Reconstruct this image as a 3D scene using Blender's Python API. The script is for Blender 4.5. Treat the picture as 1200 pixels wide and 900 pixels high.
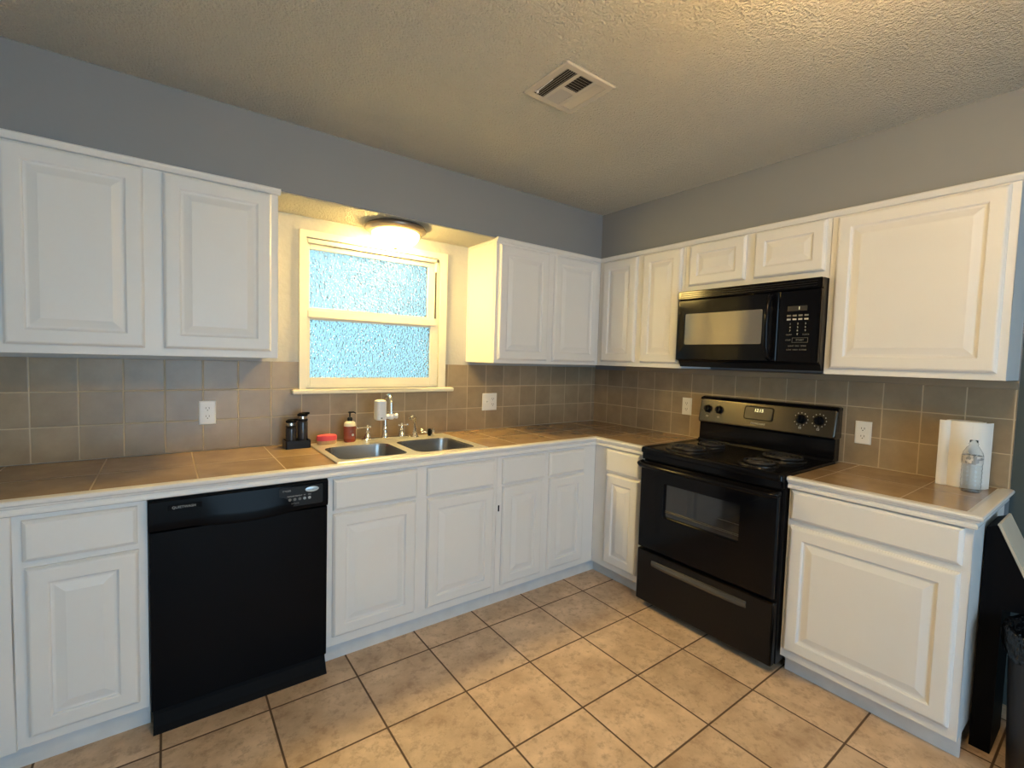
import bpy, bmesh, math, random
from mathutils import Vector, Matrix
random.seed(7)
for o in list(bpy.data.objects): bpy.data.objects.remove(o, do_unlink=True)
S = bpy.context.scene
COL = S.collection

# ------------------------------------------------------------------ camera, world, light
R_ = Vector((0.80465766, -0.59303158, 0.02897582)); U_ = Vector((0.00892287, 0.06087498, 0.99810551)); F_ = Vector((0.593672, 0.8028747, -0.05427507))
cam = bpy.data.cameras.new('camera'); camo = bpy.data.objects.new('camera', cam); COL.objects.link(camo)
cam.sensor_width = 36; cam.lens = 547.558 / 1200 * 36; cam.clip_start = 0.01
m = Matrix((R_, U_, -F_)).transposed().to_4x4(); m.translation = Vector((-2.84267, -2.69619, 1.40292)); camo.matrix_world = m
S.camera = camo
S.view_settings.view_transform = 'Standard'; S.view_settings.look = 'None'; S.view_settings.gamma = 1
S.view_settings.use_curve_mapping = False; S.view_settings.exposure = 0.16

W = bpy.data.worlds.new('world'); S.world = W; W.use_nodes = True
nt = W.node_tree; bg = nt.nodes['Background']
tc = nt.nodes.new('ShaderNodeTexCoord'); sp = nt.nodes.new('ShaderNodeSeparateXYZ'); rp = nt.nodes.new('ShaderNodeValToRGB')
nt.links.new(tc.outputs['Generated'], sp.inputs[0]); nt.links.new(sp.outputs['Z'], rp.inputs[0]); nt.links.new(rp.outputs[0], bg.inputs['Color'])
rp.color_ramp.elements[0].position = 0.0; rp.color_ramp.elements[0].color = (0.27, 0.50, 0.60, 1)
rp.color_ramp.elements[1].position = 0.35; rp.color_ramp.elements[1].color = (0.34, 0.62, 0.74, 1)
bg.inputs['Strength'].default_value = 1.8

def area(name, loc, direction, sx, sy, power, color):
    l = bpy.data.lights.new(name, 'AREA'); l.shape = 'RECTANGLE'; l.size = sx; l.size_y = sy; l.energy = power; l.color = color
    o = bpy.data.objects.new(name, l); COL.objects.link(o); o.location = loc
    o.rotation_euler = Vector(direction).to_track_quat('-Z', 'Y').to_euler(); return o
# daylight entering by the patio door in the rear wall, behind the camera
area('patio_daylight', (-2.35, -5.12, 1.15), (-0.03, 1, -0.06), 1.9, 2.0, 55, (0.48, 0.73, 1.0))
LAMP = 125.0      # radiance of the flush lamp over the sink
ADDED_LAMP = 64.0      # radiance of the unseen globe lamp added above the frame for warm light
LAMP_COL = (1.0, 0.68, 0.20)
ADDED_LAMP_COL = (1.0, 0.65, 0.26)

# ------------------------------------------------------------------ node helpers
def new_mat(name):
    m = bpy.data.materials.new(name); m.use_nodes = True
    return m, m.node_tree, m.node_tree.nodes['Principled BSDF']
def N(nt, t, **kw):
    n = nt.nodes.new(t)
    for k, v in kw.items(): setattr(n, k, v)
    return n
def math_(nt, op, a, b=None, c=None):
    n = N(nt, 'ShaderNodeMath', operation=op)
    for i, x in enumerate((a, b, c)):
        if x is None: continue
        if isinstance(x, (int, float)): n.inputs[i].default_value = x
        else: nt.links.new(x, n.inputs[i])
    return n.outputs[0]
def mixc(nt, fac, a, b):
    n = N(nt, 'ShaderNodeMix', data_type='RGBA')
    for s, x in ((n.inputs['Factor'], fac), (n.inputs[6], a), (n.inputs[7], b)):
        if isinstance(x, tuple): s.default_value = (*x, 1) if len(x) == 3 else x
        elif isinstance(x, (int, float)): s.default_value = x
        else: nt.links.new(x, s)
    return n.outputs[2]
def pos(nt): return N(nt, 'ShaderNodeNewGeometry').outputs['Position']
def noise(nt, scale, detail=3, rough=0.5, vec=None):
    n = N(nt, 'ShaderNodeTexNoise'); n.inputs['Scale'].default_value = scale; n.inputs['Detail'].default_value = detail; n.inputs['Roughness'].default_value = rough
    nt.links.new(vec or pos(nt), n.inputs['Vector']); return n.outputs['Fac']
def remap(nt, v, a, b, c=0., d=1.):
    n = N(nt, 'ShaderNodeMapRange'); nt.links.new(v, n.inputs[0])
    for i, x in enumerate((a, b, c, d)): n.inputs[i + 1].default_value = x
    return n.outputs[0]
def bump(nt, b, h, strength, dist):
    n = N(nt, 'ShaderNodeBump'); n.inputs['Strength'].default_value = strength; n.inputs['Distance'].default_value = dist
    nt.links.new(h, n.inputs['Height']); nt.links.new(n.outputs[0], b.inputs['Normal'])
def paint(name, col, rough=0.5, metal=0.0, spec=0.5, var=0.03, nscale=6, bscale=0, bstr=0.2, bdist=0.002, coat=0):
    m, nt, b = new_mat(name)
    f = noise(nt, nscale)
    d = tuple(max(0, c * (1 - var * 2)) for c in col); e = tuple(min(1, c * (1 + var * 2)) for c in col)
    nt.links.new(mixc(nt, f, d, e), b.inputs['Base Color'])
    b.inputs['Roughness'].default_value = rough; b.inputs['Metallic'].default_value = metal; b.inputs['Specular IOR Level'].default_value = spec
    b.inputs['Coat Weight'].default_value = coat; b.inputs['Coat Roughness'].default_value = 0.08
    if bscale: bump(nt, b, noise(nt, bscale, 2), bstr, bdist)
    return m
def tiles(nt, axes, pitch, off, width):
    s = N(nt, 'ShaderNodeSeparateXYZ'); nt.links.new(pos(nt), s.inputs[0])
    ds, cells = [], []
    for a, p, o in zip(axes, pitch, off):
        t = math_(nt, 'DIVIDE', math_(nt, 'SUBTRACT', s.outputs[a], o), p)
        f = math_(nt, 'FRACT', t); cells.append(math_(nt, 'FLOOR', t))
        ds.append(math_(nt, 'MULTIPLY', math_(nt, 'MINIMUM', f, math_(nt, 'SUBTRACT', 1.0, f)), p))
    d = math_(nt, 'MINIMUM', ds[0], ds[1])
    g = remap(nt, d, width * 0.35, width * 0.65, 1, 0)
    c = N(nt, 'ShaderNodeCombineXYZ'); nt.links.new(cells[0], c.inputs[0]); nt.links.new(cells[1], c.inputs[1])
    wn = N(nt, 'ShaderNodeTexWhiteNoise', noise_dimensions='3D'); nt.links.new(c.outputs[0], wn.inputs['Vector'])
    va = N(nt, 'ShaderNodeVectorMath', operation='MULTIPLY_ADD'); nt.links.new(wn.outputs['Color'], va.inputs[0]); va.inputs[1].default_value = (9, 9, 9); nt.links.new(pos(nt), va.inputs[2])
    return g, wn.outputs['Value'], va.outputs[0], d
def tile_mat(name, axes, pitch, off, width, ca, cb, grout, rough, nscale, rand=0.12, bdist=0.0015, dark=None):
    m, nt, b = new_mat(name)
    g, r, v, d = tiles(nt, axes, pitch, off, width)
    n1 = remap(nt, noise(nt, nscale, 6, 0.62, v), 0.3, 0.7)
    c = mixc(nt, n1, ca, cb)
    if dark:
        n2 = remap(nt, noise(nt, nscale * 4.3, 4, 0.7, v), 0.50, 0.68, 0, 0.55); c = mixc(nt, n2, c, dark)
    hsv = N(nt, 'ShaderNodeHueSaturation'); nt.links.new(c, hsv.inputs['Color']); nt.links.new(remap(nt, r, 0, 1, 1 - rand, 1 + rand), hsv.inputs['Value'])
    nt.links.new(mixc(nt, g, hsv.outputs[0], grout), b.inputs['Base Color'])
    nt.links.new(mixc(nt, g, (rough,) * 3, (0.85,) * 3), b.inputs['Roughness'])
    h = math_(nt, 'ADD', remap(nt, d, 0, width * 0.9, 0, 1), math_(nt, 'MULTIPLY', noise(nt, 30, 3, 0.5, v), 0.25))
    bump(nt, b, h, 0.6, bdist)
    return m
def emit(name, col, strength):
    m, nt, b = new_mat(name); b.inputs['Base Color'].default_value = (*col, 1)
    b.inputs['Emission Color'].default_value = (*col, 1); b.inputs['Emission Strength'].default_value = strength; b.inputs['Roughness'].default_value = 0.3
    return m

M = {}
M['white'] = paint('cabinet_white_paint', (0.74, 0.74, 0.735), 0.38, var=0.012, bscale=38, bstr=0.10, bdist=0.002)
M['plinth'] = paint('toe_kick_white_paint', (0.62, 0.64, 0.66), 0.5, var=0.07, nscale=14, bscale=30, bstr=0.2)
M['nosing'] = paint('nosing_white_gloss', (0.78, 0.775, 0.76), 0.25, var=0.012)
M['wall'] = paint('blue_grey_wall_paint', (0.232, 0.243, 0.262), 0.6, var=0.02, nscale=3, bscale=55, bstr=0.25, bdist=0.002)
M['offwhite'] = paint('warm_white_wall_paint', (0.70, 0.66, 0.58), 0.6, var=0.02)
M['niche'] = paint('grey_textured_wall_paint', (0.50, 0.49, 0.46), 0.55, var=0.02, nscale=3, bscale=26, bstr=0.55, bdist=0.006)
M['teal'] = paint('dark_teal_wall_paint', (0.055, 0.075, 0.078), 0.6, var=0.03, bscale=60, bstr=0.2)
M['cream'] = paint('window_cream_paint', (0.74, 0.71, 0.60), 0.4, var=0.02)
M['black'] = paint('black_enamel', (0.004, 0.004, 0.005), 0.12, var=0.02, spec=0.16)
M['black_dull'] = paint('dishwasher_black', (0.004, 0.0045, 0.006), 0.16, var=0.02, spec=0.07)
M['black_satin'] = paint('black_satin_plastic', (0.007, 0.007, 0.008), 0.28, var=0.03, spec=0.25)
M['black_matte'] = paint('black_matte', (0.005, 0.005, 0.006), 0.5, var=0.05, spec=0.05)
M['coil'] = paint('heating_coil', (0.035, 0.035, 0.037), 0.45, metal=0.3, var=0.1)
M['drip'] = paint('black_drip_bowl', (0.012, 0.012, 0.012), 0.22, var=0.1)
M['screen_glass'] = paint('microwave_window_screen', (0.20, 0.185, 0.16), 0.10, metal=0.55, var=0.03, coat=0.6)
M['oven_glass'] = paint('oven_window_glass', (0.018, 0.019, 0.022), 0.07, var=0.05, coat=0.5)
M['rack'] = paint('oven_rack_wire', (0.10, 0.10, 0.10), 0.3, metal=0.8, var=0.05)
M['panel_black'] = paint('control_panel_black', (0.075, 0.067, 0.055), 0.22, metal=0.85, var=0.04)
M['drawer_handle'] = paint('grey_black_handle', (0.10, 0.095, 0.09), 0.25, metal=0.5, var=0.04)
M['print'] = paint('pale_grey_print', (0.42, 0.42, 0.41), 0.5, var=0.02)
M['print_dim'] = paint('dim_grey_print', (0.16, 0.155, 0.14), 0.5, var=0.02)
M['badge'] = paint('silver_blue_badge', (0.62, 0.70, 0.76), 0.25, metal=0.3, var=0.02)
M['badge_ink'] = paint('badge_blue_ink', (0.16, 0.26, 0.36), 0.4, var=0.02)
M['chrome'] = paint('chrome', (0.78, 0.76, 0.72), 0.10, metal=1.0, var=0.02)
M['steel'] = paint('brushed_sink_steel', (0.36, 0.355, 0.345), 0.27, metal=1.0, var=0.06, nscale=20)
M['rim'] = paint('sink_rim_steel', (0.80, 0.78, 0.72), 0.33, metal=0.75, var=0.03)
M['bronze'] = paint('brushed_bronze_pan', (0.24, 0.19, 0.15), 0.35, metal=0.7, var=0.06)
M['vent'] = paint('almond_vent_metal', (0.50, 0.46, 0.40), 0.45, var=0.03)
M['void'] = paint('dark_duct', (0.012, 0.010, 0.008), 0.8, var=0.05)
M['plate'] = paint('outlet_white_plastic', (0.76, 0.75, 0.73), 0.3, var=0.01)
M['slot'] = paint('outlet_slot_dark', (0.03, 0.028, 0.025), 0.6, var=0.02)
M['white_plastic'] = paint('white_plastic', (0.78, 0.78, 0.80), 0.3, var=0.01)
M['paper'] = paint('paper_towel', (0.80, 0.78, 0.74), 0.9, var=0.015, bscale=160, bstr=0.3, bdist=0.001)
M['sponge'] = paint('coral_sponge', (0.72, 0.085, 0.115), 0.8, var=0.06, bscale=200, bstr=0.4)
M['bristle'] = paint('tan_scrub_side', (0.50, 0.33, 0.18), 0.85, var=0.15, nscale=150, bscale=300, bstr=0.8)
M['amber'] = paint('red_amber_soap', (0.25, 0.045, 0.022), 0.18, var=0.04)
M['clear_top'] = paint('cloudy_bottle_shoulder', (0.72, 0.66, 0.52), 0.2, var=0.02)
M['label_red'] = paint('brick_red_label', (0.27, 0.055, 0.03), 0.5, var=0.03)
M['tinted'] = paint('smoky_bottle', (0.05, 0.05, 0.055), 0.12, metal=0.35, var=0.06)
M['can'] = paint('dark_brown_can', (0.012, 0.009, 0.008), 0.45, var=0.05)
M['bag'] = paint('black_bin_bag', (0.006, 0.006, 0.007), 0.18, var=0.1, bscale=35, bstr=1.0, bdist=0.02)
M['cream_edge'] = paint('cream_edge', (0.55, 0.50, 0.40), 0.5, var=0.03)
M['display'] = paint('display_dark_glass', (0.07, 0.062, 0.05), 0.2, metal=0.4, var=0.03)
M['digits'] = emit('clock_digits', (0.75, 0.78, 0.55), 0.7)
def dome(name, col, strength, lo=0.30, hi=1.25):      # frosted dome: brightest at the bottom, under the bulbs
    m = emit(name, col, strength); nt = m.node_tree
    s_ = N(nt, 'ShaderNodeSeparateXYZ'); nt.links.new(N(nt, 'ShaderNodeNewGeometry').outputs['Normal'], s_.inputs[0])
    nt.links.new(remap(nt, s_.outputs['Z'], 0.0, -1.0, lo * strength, hi * strength), nt.nodes['Principled BSDF'].inputs['Emission Strength']); return m
M['lamp_glass'] = dome('lamp_dome_glow', LAMP_COL, LAMP)
M['added_lamp_glass'] = dome('added_globe_glow', ADDED_LAMP_COL, ADDED_LAMP, 1.0, 0.9)
M['floor'] = tile_mat('floor_tile', ('X', 'Y'), (0.3434, 0.3434), (-0.8121, -0.7387), 0.0075, (0.45, 0.315, 0.20), (0.76, 0.575, 0.40), (0.10, 0.058, 0.032), 0.40, 6.5, 0.06, dark=(0.28, 0.175, 0.11))
M['counter'] = tile_mat('counter_tile', ('X', 'Y'), (0.307, 0.307), (-2.445, -0.325), 0.004, (0.27, 0.178, 0.095), (0.40, 0.275, 0.155), (0.40, 0.30, 0.20), 0.17, 6, 0.08, 0.0006)
BS = ((0.26, 0.198, 0.128), (0.36, 0.278, 0.182), (0.52, 0.42, 0.29))
M['splash_back'] = tile_mat('backsplash_tile_back', ('X', 'Z'), (0.1478, 0.147), (-1.226, 0.915), 0.0048, *BS, 0.33, 7, 0.09)
M['splash_right'] = tile_mat('backsplash_tile_right', ('Y', 'Z'), (0.149, 0.147), (0.0, 0.915), 0.0048, *BS, 0.33, 7, 0.09)
M['bullnose'] = paint('bullnose_tile', (0.31, 0.25, 0.175), 0.35, var=0.06, nscale=8)

def popcorn():
    m, nt, b = new_mat('popcorn_ceiling'); b.inputs['Roughness'].default_value = 0.9
    n1 = noise(nt, 110, 3, 0.6); n2 = noise(nt, 50, 2, 0.5)
    v = N(nt, 'ShaderNodeTexVoronoi', feature='SMOOTH_F1'); v.inputs['Scale'].default_value = 120; v.inputs['Smoothness'].default_value = 0.6; nt.links.new(pos(nt), v.inputs['Vector'])
    h = math_(nt, 'ADD', math_(nt, 'ADD', remap(nt, n1, 0.35, 0.7), math_(nt, 'MULTIPLY', n2, 0.5)), math_(nt, 'MULTIPLY', v.outputs['Distance'], -0.6))
    nt.links.new(mixc(nt, noise(nt, 3), (0.88, 0.83, 0.72), (0.94, 0.89, 0.78)), b.inputs['Base Color'])
    bump(nt, b, h, 1.0, 0.022); return m
M['ceiling'] = popcorn()

def pane_glass():
    m, nt, b = new_mat('obscure_glass')
    v = N(nt, 'ShaderNodeTexVoronoi', feature='F1'); v.inputs['Scale'].default_value = 95; nt.links.new(pos(nt), v.inputs['Vector'])
    n = noise(nt, 60, 3, 0.6)
    h = math_(nt, 'ADD', v.outputs['Distance'], n)
    b.inputs['Base Color'].default_value = (0.86, 0.96, 1, 1); b.inputs['Transmission Weight'].default_value = 1.0; b.inputs['Roughness'].default_value = 0.13; b.inputs['IOR'].default_value = 1.45
    bump(nt, b, h, 0.85, 0.0085); return m
M['pane'] = pane_glass()
def clear_plastic():
    m, nt, b = new_mat('clear_plastic'); b.inputs['Base Color'].default_value = (0.97, 0.97, 0.96, 1); b.inputs['Transmission Weight'].default_value = 1.0; b.inputs['Roughness'].default_value = 0.04; b.inputs['IOR'].default_value = 1.22
    bump(nt, b, noise(nt, 90, 2), 0.25, 0.002); return m
M['clear'] = clear_plastic()

# ------------------------------------------------------------------ mesh helpers; frames map (u along wall, n out of wall, z up)
BK = lambda u, n, z: Vector((u, -n, z))          # back wall: u = x
RT = lambda u, n, z: Vector((-n, -u, z))         # right wall: u = -y
XY = lambda u, n, z: Vector((u, n, z))
class MB:
    def __init__(s, F=XY): s.bm = bmesh.new(); s.F = F
    def v(s, u, n, z): return s.bm.verts.new(s.F(u, n, z))
    def box(s, u0, u1, n0, n1, z0, z1, bev=0, seg=2):
        vs = [s.v(u, n, z) for z in (z0, z1) for n in (n0, n1) for u in (u0, u1)]
        fs = [s.bm.faces.new([vs[i] for i in q]) for q in ((0, 1, 3, 2), (4, 5, 7, 6), (0, 1, 5, 4), (2, 3, 7, 6), (0, 2, 6, 4), (1, 3, 7, 5))]
        if bev:
            es = {e for f in fs for e in f.edges}
            bmesh.ops.bevel(s.bm, geom=list(es), offset=bev, segments=seg, profile=0.5, affect='EDGES', clamp_overlap=True)
        return s
    def loft(s, loops, cap0=True, cap1=True, closed=True):
        L = [[s.bm.verts.new(p) for p in l] for l in loops]
        n = len(L[0])
        for a, b in zip(L, L[1:]):
            for i in range(n if closed else n - 1):
                j = (i + 1) % n
                try: s.bm.faces.new((a[i], a[j], b[j], b[i]))
                except ValueError: pass
        if cap0: s.bm.faces.new(L[0])
        if cap1: s.bm.faces.new(L[-1][::-1])
        return s
    def rings(s, u0, u1, z0, z1, n0, prof, cap0=True, cap1=True):
        s.loft([[s.F(a, n0 + h, b) for a, b in ((u0 + i, z0 + i), (u1 - i, z0 + i), (u1 - i, z1 - i), (u0 + i, z1 - i))] for i, h in prof], cap0, cap1); return s
    def prism(s, poly, c0, c1, plane='nz'):     # polygon in the n-z plane run along u, or u-z along n, or u-n along z
        f = {'nz': lambda a, b, c: s.F(c, a, b), 'uz': lambda a, b, c: s.F(a, c, b), 'un': lambda a, b, c: s.F(a, b, c)}[plane]
        s.loft([[f(a, b, c) for a, b in poly] for c in (c0, c1)]); return s
    def tube(s, pts, r, k=10, caps=True):
        pts = [s.F(*p) for p in pts]; rs = r if isinstance(r, (list, tuple)) else [r] * len(pts)
        loops = []; up = None
        for i, p in enumerate(pts):
            t = (pts[min(i + 1, len(pts) - 1)] - pts[max(i - 1, 0)]).normalized()
            if up is None: up = t.orthogonal().normalized()
            up = (up - t * up.dot(t)).normalized(); w = t.cross(up)
            loops.append([p + (up * math.cos(a) + w * math.sin(a)) * rs[i] for a in [2 * math.pi * j / k for j in range(k)]])
        s.loft(loops, caps, caps); return s
    def lathe(s, c, prof, k=24, axis=(0, 0, 1), cap0=True, cap1=True, sc=(1, 1)):   # prof: (radius, height) along axis
        c = s.F(*c); ax = (s.F(*axis) - s.F(0, 0, 0)).normalized(); a = ax.orthogonal().normalized(); b = ax.cross(a)
        if abs(ax.z) > .99: a = Vector((1, 0, 0)); b = ax.cross(a)
        else: b = (Vector((0, 0, 1)) - ax * ax.z).normalized(); a = b.cross(ax)
        s.loft([[c + ax * h + (a * math.cos(t) * sc[0] + b * math.sin(t) * sc[1]) * max(r, 1e-4) for t in [2 * math.pi * j / k for j in range(k)]] for r, h in prof], cap0, cap1); return s
    def sweep(s, path, normals, prof):          # profile (outward, z) along a mitred path in plan
        loops = []
        for i, p in enumerate(path):
            if i == 0: d = Vector(normals[0])
            elif i == len(path) - 1: d = Vector(normals[-1])
            else: d = Vector(normals[i - 1]) + Vector(normals[i])
            loops.append([Vector((p[0] + d.x * o, p[1] + d.y * o, z)) for o, z in prof])
        s.loft(loops); return s
    def build(s, name, mat, parent=None, smooth=False, label=None):
        bmesh.ops.remove_doubles(s.bm, verts=s.bm.verts, dist=1e-6)
        bmesh.ops.recalc_face_normals(s.bm, faces=s.bm.faces)
        me = bpy.data.meshes.new(name)
        if parent is not None:
            w = Vector((0, 0, 0)); q = parent
            while q is not None: w += q.location; q = q.parent
            bmesh.ops.translate(s.bm, vec=-w, verts=s.bm.verts)
        s.bm.to_mesh(me); s.bm.free()
        me.materials.append(M[mat] if isinstance(mat, str) else mat)
        if smooth:
            for p in me.polygons: p.use_smooth = True
            if smooth != 'all':
                try: me.set_sharp_from_angle(angle=math.radians(40))
                except Exception: pass
        o = bpy.data.objects.new(name, me); COL.objects.link(o)
        if smooth is True: wn = o.modifiers.new('normals', 'WEIGHTED_NORMAL'); wn.keep_sharp = True; wn.weight = 90
        if parent is not None: o.parent = parent
        if label: o['label'] = label
        return o
def thing(name, label, cat, loc, group=None):
    o = bpy.data.objects.new(name, None); o.empty_display_size = 0.05; COL.objects.link(o); o.location = loc
    o['label'] = label; o['category'] = cat
    if group: o['group'] = group
    return o
def tag(o, label, cat, group=None):
    o['label'] = label; o['category'] = cat
    if group: o['group'] = group
    return o
def struct(o): o['kind'] = 'structure'; return o
def text(name, body, F, u, n, z, size, mat, parent, wide=1.0, italic=0.0, tilt=0.0):
    """lettering standing on a vertical face, reading along +u; centred at u, z"""
    cu = bpy.data.curves.new(name, 'FONT'); cu.body = body; cu.size = size; cu.align_x = 'CENTER'; cu.align_y = 'CENTER'; cu.extrude = 0.0004; cu.shear = italic
    t = bpy.data.objects.new(name, cu); COL.objects.link(t)
    bpy.context.view_layer.update()
    me = bpy.data.meshes.new_from_object(t.evaluated_get(bpy.context.evaluated_depsgraph_get()))
    bpy.data.objects.remove(t, do_unlink=True); bpy.data.curves.remove(cu)
    w = Vector((0, 0, 0)); q = parent
    while q is not None: w += q.location; q = q.parent
    for v in me.vertices:
        a, b, c = v.co.x * wide, v.co.y, v.co.z
        v.co = F(u + a, n + c + b * math.sin(tilt), z + b * math.cos(tilt)) - w
    me.flip_normals() if F is not XY else None
    me.materials.clear(); me.materials.append(M[mat])
    o = bpy.data.objects.new(name, me); COL.objects.link(o); o.parent = parent; return o
def rrect(u0, u1, v0, v1, r, k=5):
    pts = []
    for cx, cy, a0 in ((u1 - r, v0 + r, -90), (u1 - r, v1 - r, 0), (u0 + r, v1 - r, 90), (u0 + r, v0 + r, 180)):
        for i in range(k + 1):
            a = math.radians(a0 + 90 * i / k); pts.append((cx + r * math.cos(a), cy + r * math.sin(a)))
    return pts

# ------------------------------------------------------------------ room shell
H = 2.443; SD = 0.325; SZ = 2.130; UD = 0.3317; X0 = -5.0; Y0 = -5.3
WX0, WX1, WZ0, WZ1 = -2.245, -1.455, 1.215, 2.010      # hole of the window
b = MB(); b.box(X0, 0.12, Y0 - 0.12, 0.12, -0.08, 0)
struct(b.build('floor', 'floor'))
b = MB(); b.box(X0, 0.12, Y0 - 0.12, 0.12, H, H + 0.1)
ceil = struct(b.build('ceiling', 'ceiling'))
b = MB(); b.box(X0, 0.0, -SD, 0, SZ, H); b.box(-SD, 0, -2.389, -SD, SZ, H)
b.build('soffit', 'wall', ceil)
b = MB(); b.box(-2.433, -1.239, -SD + 0.002, 0, SZ - 0.006, SZ)
b.build('soffit_underside', 'ceiling', ceil)
b = MB(); b.box(X0, WX0, 0, 0.12, 0, H); b.box(WX1, 0.12, 0, 0.12, 0, H); b.box(WX0, WX1, 0, 0.12, 0, WZ0); b.box(WX0, WX1, 0, 0.12, WZ1, H)
wb = struct(b.build('wall_back', 'niche'))
b = MB(); b.box(0, 0.12, -2.389, 0, 0, H)
wr = struct(b.build('wall_right', 'wall'))
b = MB(); b.box(0, 0.12, Y0, -2.389, 0, H)
b.build('accent_wall', 'teal', wr)
b = MB(); b.box(X0 - 0.12, X0, Y0, 0.12, 0, H)
struct(b.build('wall_left', 'offwhite'))
b = MB(); b.box(X0, -3.35, Y0 - 0.12, Y0, 0, H); b.box(-1.35, 0.12, Y0 - 0.12, Y0, 0, H); b.box(-3.35, -1.35, Y0 - 0.12, Y0, 2.15, H)
struct(b.build('wall_rear', 'offwhite'))
# backsplash (8 mm tile on the walls)
T = 0.008
b = MB(BK); b.box(-3.7, WX0 - 0.03, 0, T, 0.915, 1.352); b.box(WX1 + 0.055, 0, 0, T, 0.915, 1.352); b.box(WX0 - 0.03, WX1 + 0.055, 0, T, 0.915, 1.19)
b.build('backsplash_tile', 'splash_back', wb)
b = MB(RT); b.box(T, 2.3885, 0, T, 0.900, 1.335)
b.build('backsplash_tile', 'splash_right', wr)
b = MB(RT); b.box(UD, 2.3885, 0, 0.016, 1.335, 1.371, 0.004)
b.build('bullnose_strip', 'bullnose', wr)

# window
win = struct(thing('window_1', 'x', 'x', (-1.85, 0, 1.205))); del win['label']; del win['category']
b = MB(BK)
CW0, CW1, CZ1 = -2.276, -1.400, 2.052
b.prism([(a, c) for a, c in ((CW0, 1.205), (CW0 + 0.034, 1.205), (CW0 + 0.034, CZ1 - 0.036), (CW1 - 0.050, CZ1 - 0.036), (CW1 - 0.050, 1.205), (CW1, 1.205), (CW1, CZ1), (CW0, CZ1))], 0.0, 0.020, 'uz')
b.build('casing', 'cream', win)
b = MB(BK)     # jamb lining, stepping back into the wall
for (a0, a1, c0, c1) in ((WX0, WX0 + 0.012, WZ0, WZ1), (WX1 - 0.018, WX1, WZ0, WZ1), (WX0, WX1, WZ1 - 0.02, WZ1), (WX0, WX1, WZ0, WZ0 + 0.008)): b.box(a0, a1, -0.10, 0.012, c0, c1)
b.build('jamb', 'cream', win)
def sash(name, z0, z1, gz0, gz1, n0, n1, gx0, gx1):
    b = MB(BK); x0, x1 = WX0 + 0.010, WX1 - 0.016
    for (a0, a1, c0, c1) in ((x0, gx0, z0, z1), (gx1, x1, z0, z1), (gx0, gx1, z0, gz0), (gx0, gx1, gz1, z1)): b.box(a0, a1, n0, n1, c0, c1, 0.003)
    o = b.build(name, 'cream', win)
    b = MB(BK); b.box(gx0 - 0.004, gx1 + 0.004, (n0 + n1) / 2 - 0.003, (n0 + n1) / 2 + 0.003, gz0 - 0.004, gz1 + 0.004)
    b.build('pane', 'pane', o)
sash('upper_sash', 1.61, WZ1 - 0.02, 1.648, 1.962, -0.045, -0.015, -2.219, -1.517)
sash('lower_sash', WZ0 + 0.008, 1.640, 1.268, 1.582, -0.014, 0.012, -2.221, -1.508)
b = MB(BK); b.box(-2.235, -1.475, 0.012, 0.022, 1.592, 1.632, 0.004); b.build('meeting_rail', 'cream', win)
b = MB(BK); b.box(-1.482, -1.474, 0.010, 0.016, 1.64, 1.93, 0.001); b.build('balance_track', 'slot', win)
b = MB(BK); b.box(-2.315, -1.352, -0.02, 0.052, 1.181, 1.205, 0.007, 3); b.build('sill', 'cream', win)

# crown strips over the wall cabinets
tp = [(0, 2.104), (0.010, 2.106), (0.013, 2.112), (0.020, 2.118), (0.022, 2.126), (0.018, 2.131), (0, 2.131)]
b = MB(); b.sweep([(-3.42, -UD), (-2.425, -UD)], [(0, -1)], tp); struct(b.build('trim_1', 'white', None, True))
b = MB(); b.sweep([(-1.243, -UD), (-UD, -UD), (-UD, -2.395)], [(0, -1), (-1, 0)], tp); struct(b.build('trim_2', 'white', None, True))

# ------------------------------------------------------------------ cabinets
DOOR = [(0, 0), (0, 0.010), (0.003, 0.012), (0.005, 0.016), (0.009, 0.019), (0.013, 0.020), (0.053, 0.020), (0.055, 0.0185), (0.058, 0.0165), (0.059, 0.0125), (0.063, 0.0115), (0.068, 0.0115), (0.094, 0.0185), (0.096, 0.0190)]
def doorprof(w, h):
    k = min(1.0, min(w, h) / 0.25)
    return [(i if i < 0.02 else 0.013 + (i - 0.013) * k, z) for i, z in DOOR]
DRAWER = [(0, 0), (0, 0.011), (0.003, 0.014), (0.011, 0.0195), (0.013, 0.020)]
def door(F, u0, u1, z0, z1, n0, parent, label=None):
    return MB(F).rings(u0, u1, z0, z1, n0, doorprof(u1 - u0, z1 - z0)).build('door', 'white', parent, False, label)
def drawer(F, u0, u1, z0, z1, n0, parent):
    return MB(F).rings(u0, u1, z0, z1, n0, DRAWER).build('drawer_front', 'white', parent)
def upper(label, F, u0, u1, z0, z1, doors, deep0=0.0):
    t = thing('wall_cabinet', label, 'cabinet', F((u0 + u1) / 2, UD / 2, z0), 'white wall cabinets')
    b = MB(F); b.box(u0 + 0.004, u1 - 0.004, deep0, UD - 0.019, z0 + 0.012, z1)
    b.box(u0 + 0.004, u0 + 0.02, deep0, UD - 0.019, z0, z0 + 0.0119); b.box(u1 - 0.02, u1 - 0.004, deep0, UD - 0.019, z0, z0 + 0.0119)
    b.build('body', 'white', t)
    b = MB(F); b.box(u0, u1, UD - 0.019, UD, z0, z1, 0.0015); b.build('face_frame', 'white', t)
    for d in doors: door(F, *d, UD, t)
    return t
ZB = 1.373
upper('long white two-door wall cabinet left of the window', BK, -3.42, -2.433, ZB, SZ, [(-3.300, -2.911, 1.403, 2.101), (-2.852, -2.462, 1.403, 2.101)])
t = upper('white two-door wall cabinet just right of the window, with its warm-lit bare side', BK, -1.239, -UD, ZB, SZ, [(-1.219, -0.826, 1.394, 2.092), (-0.775, -0.371, 1.394, 2.092)])
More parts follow.
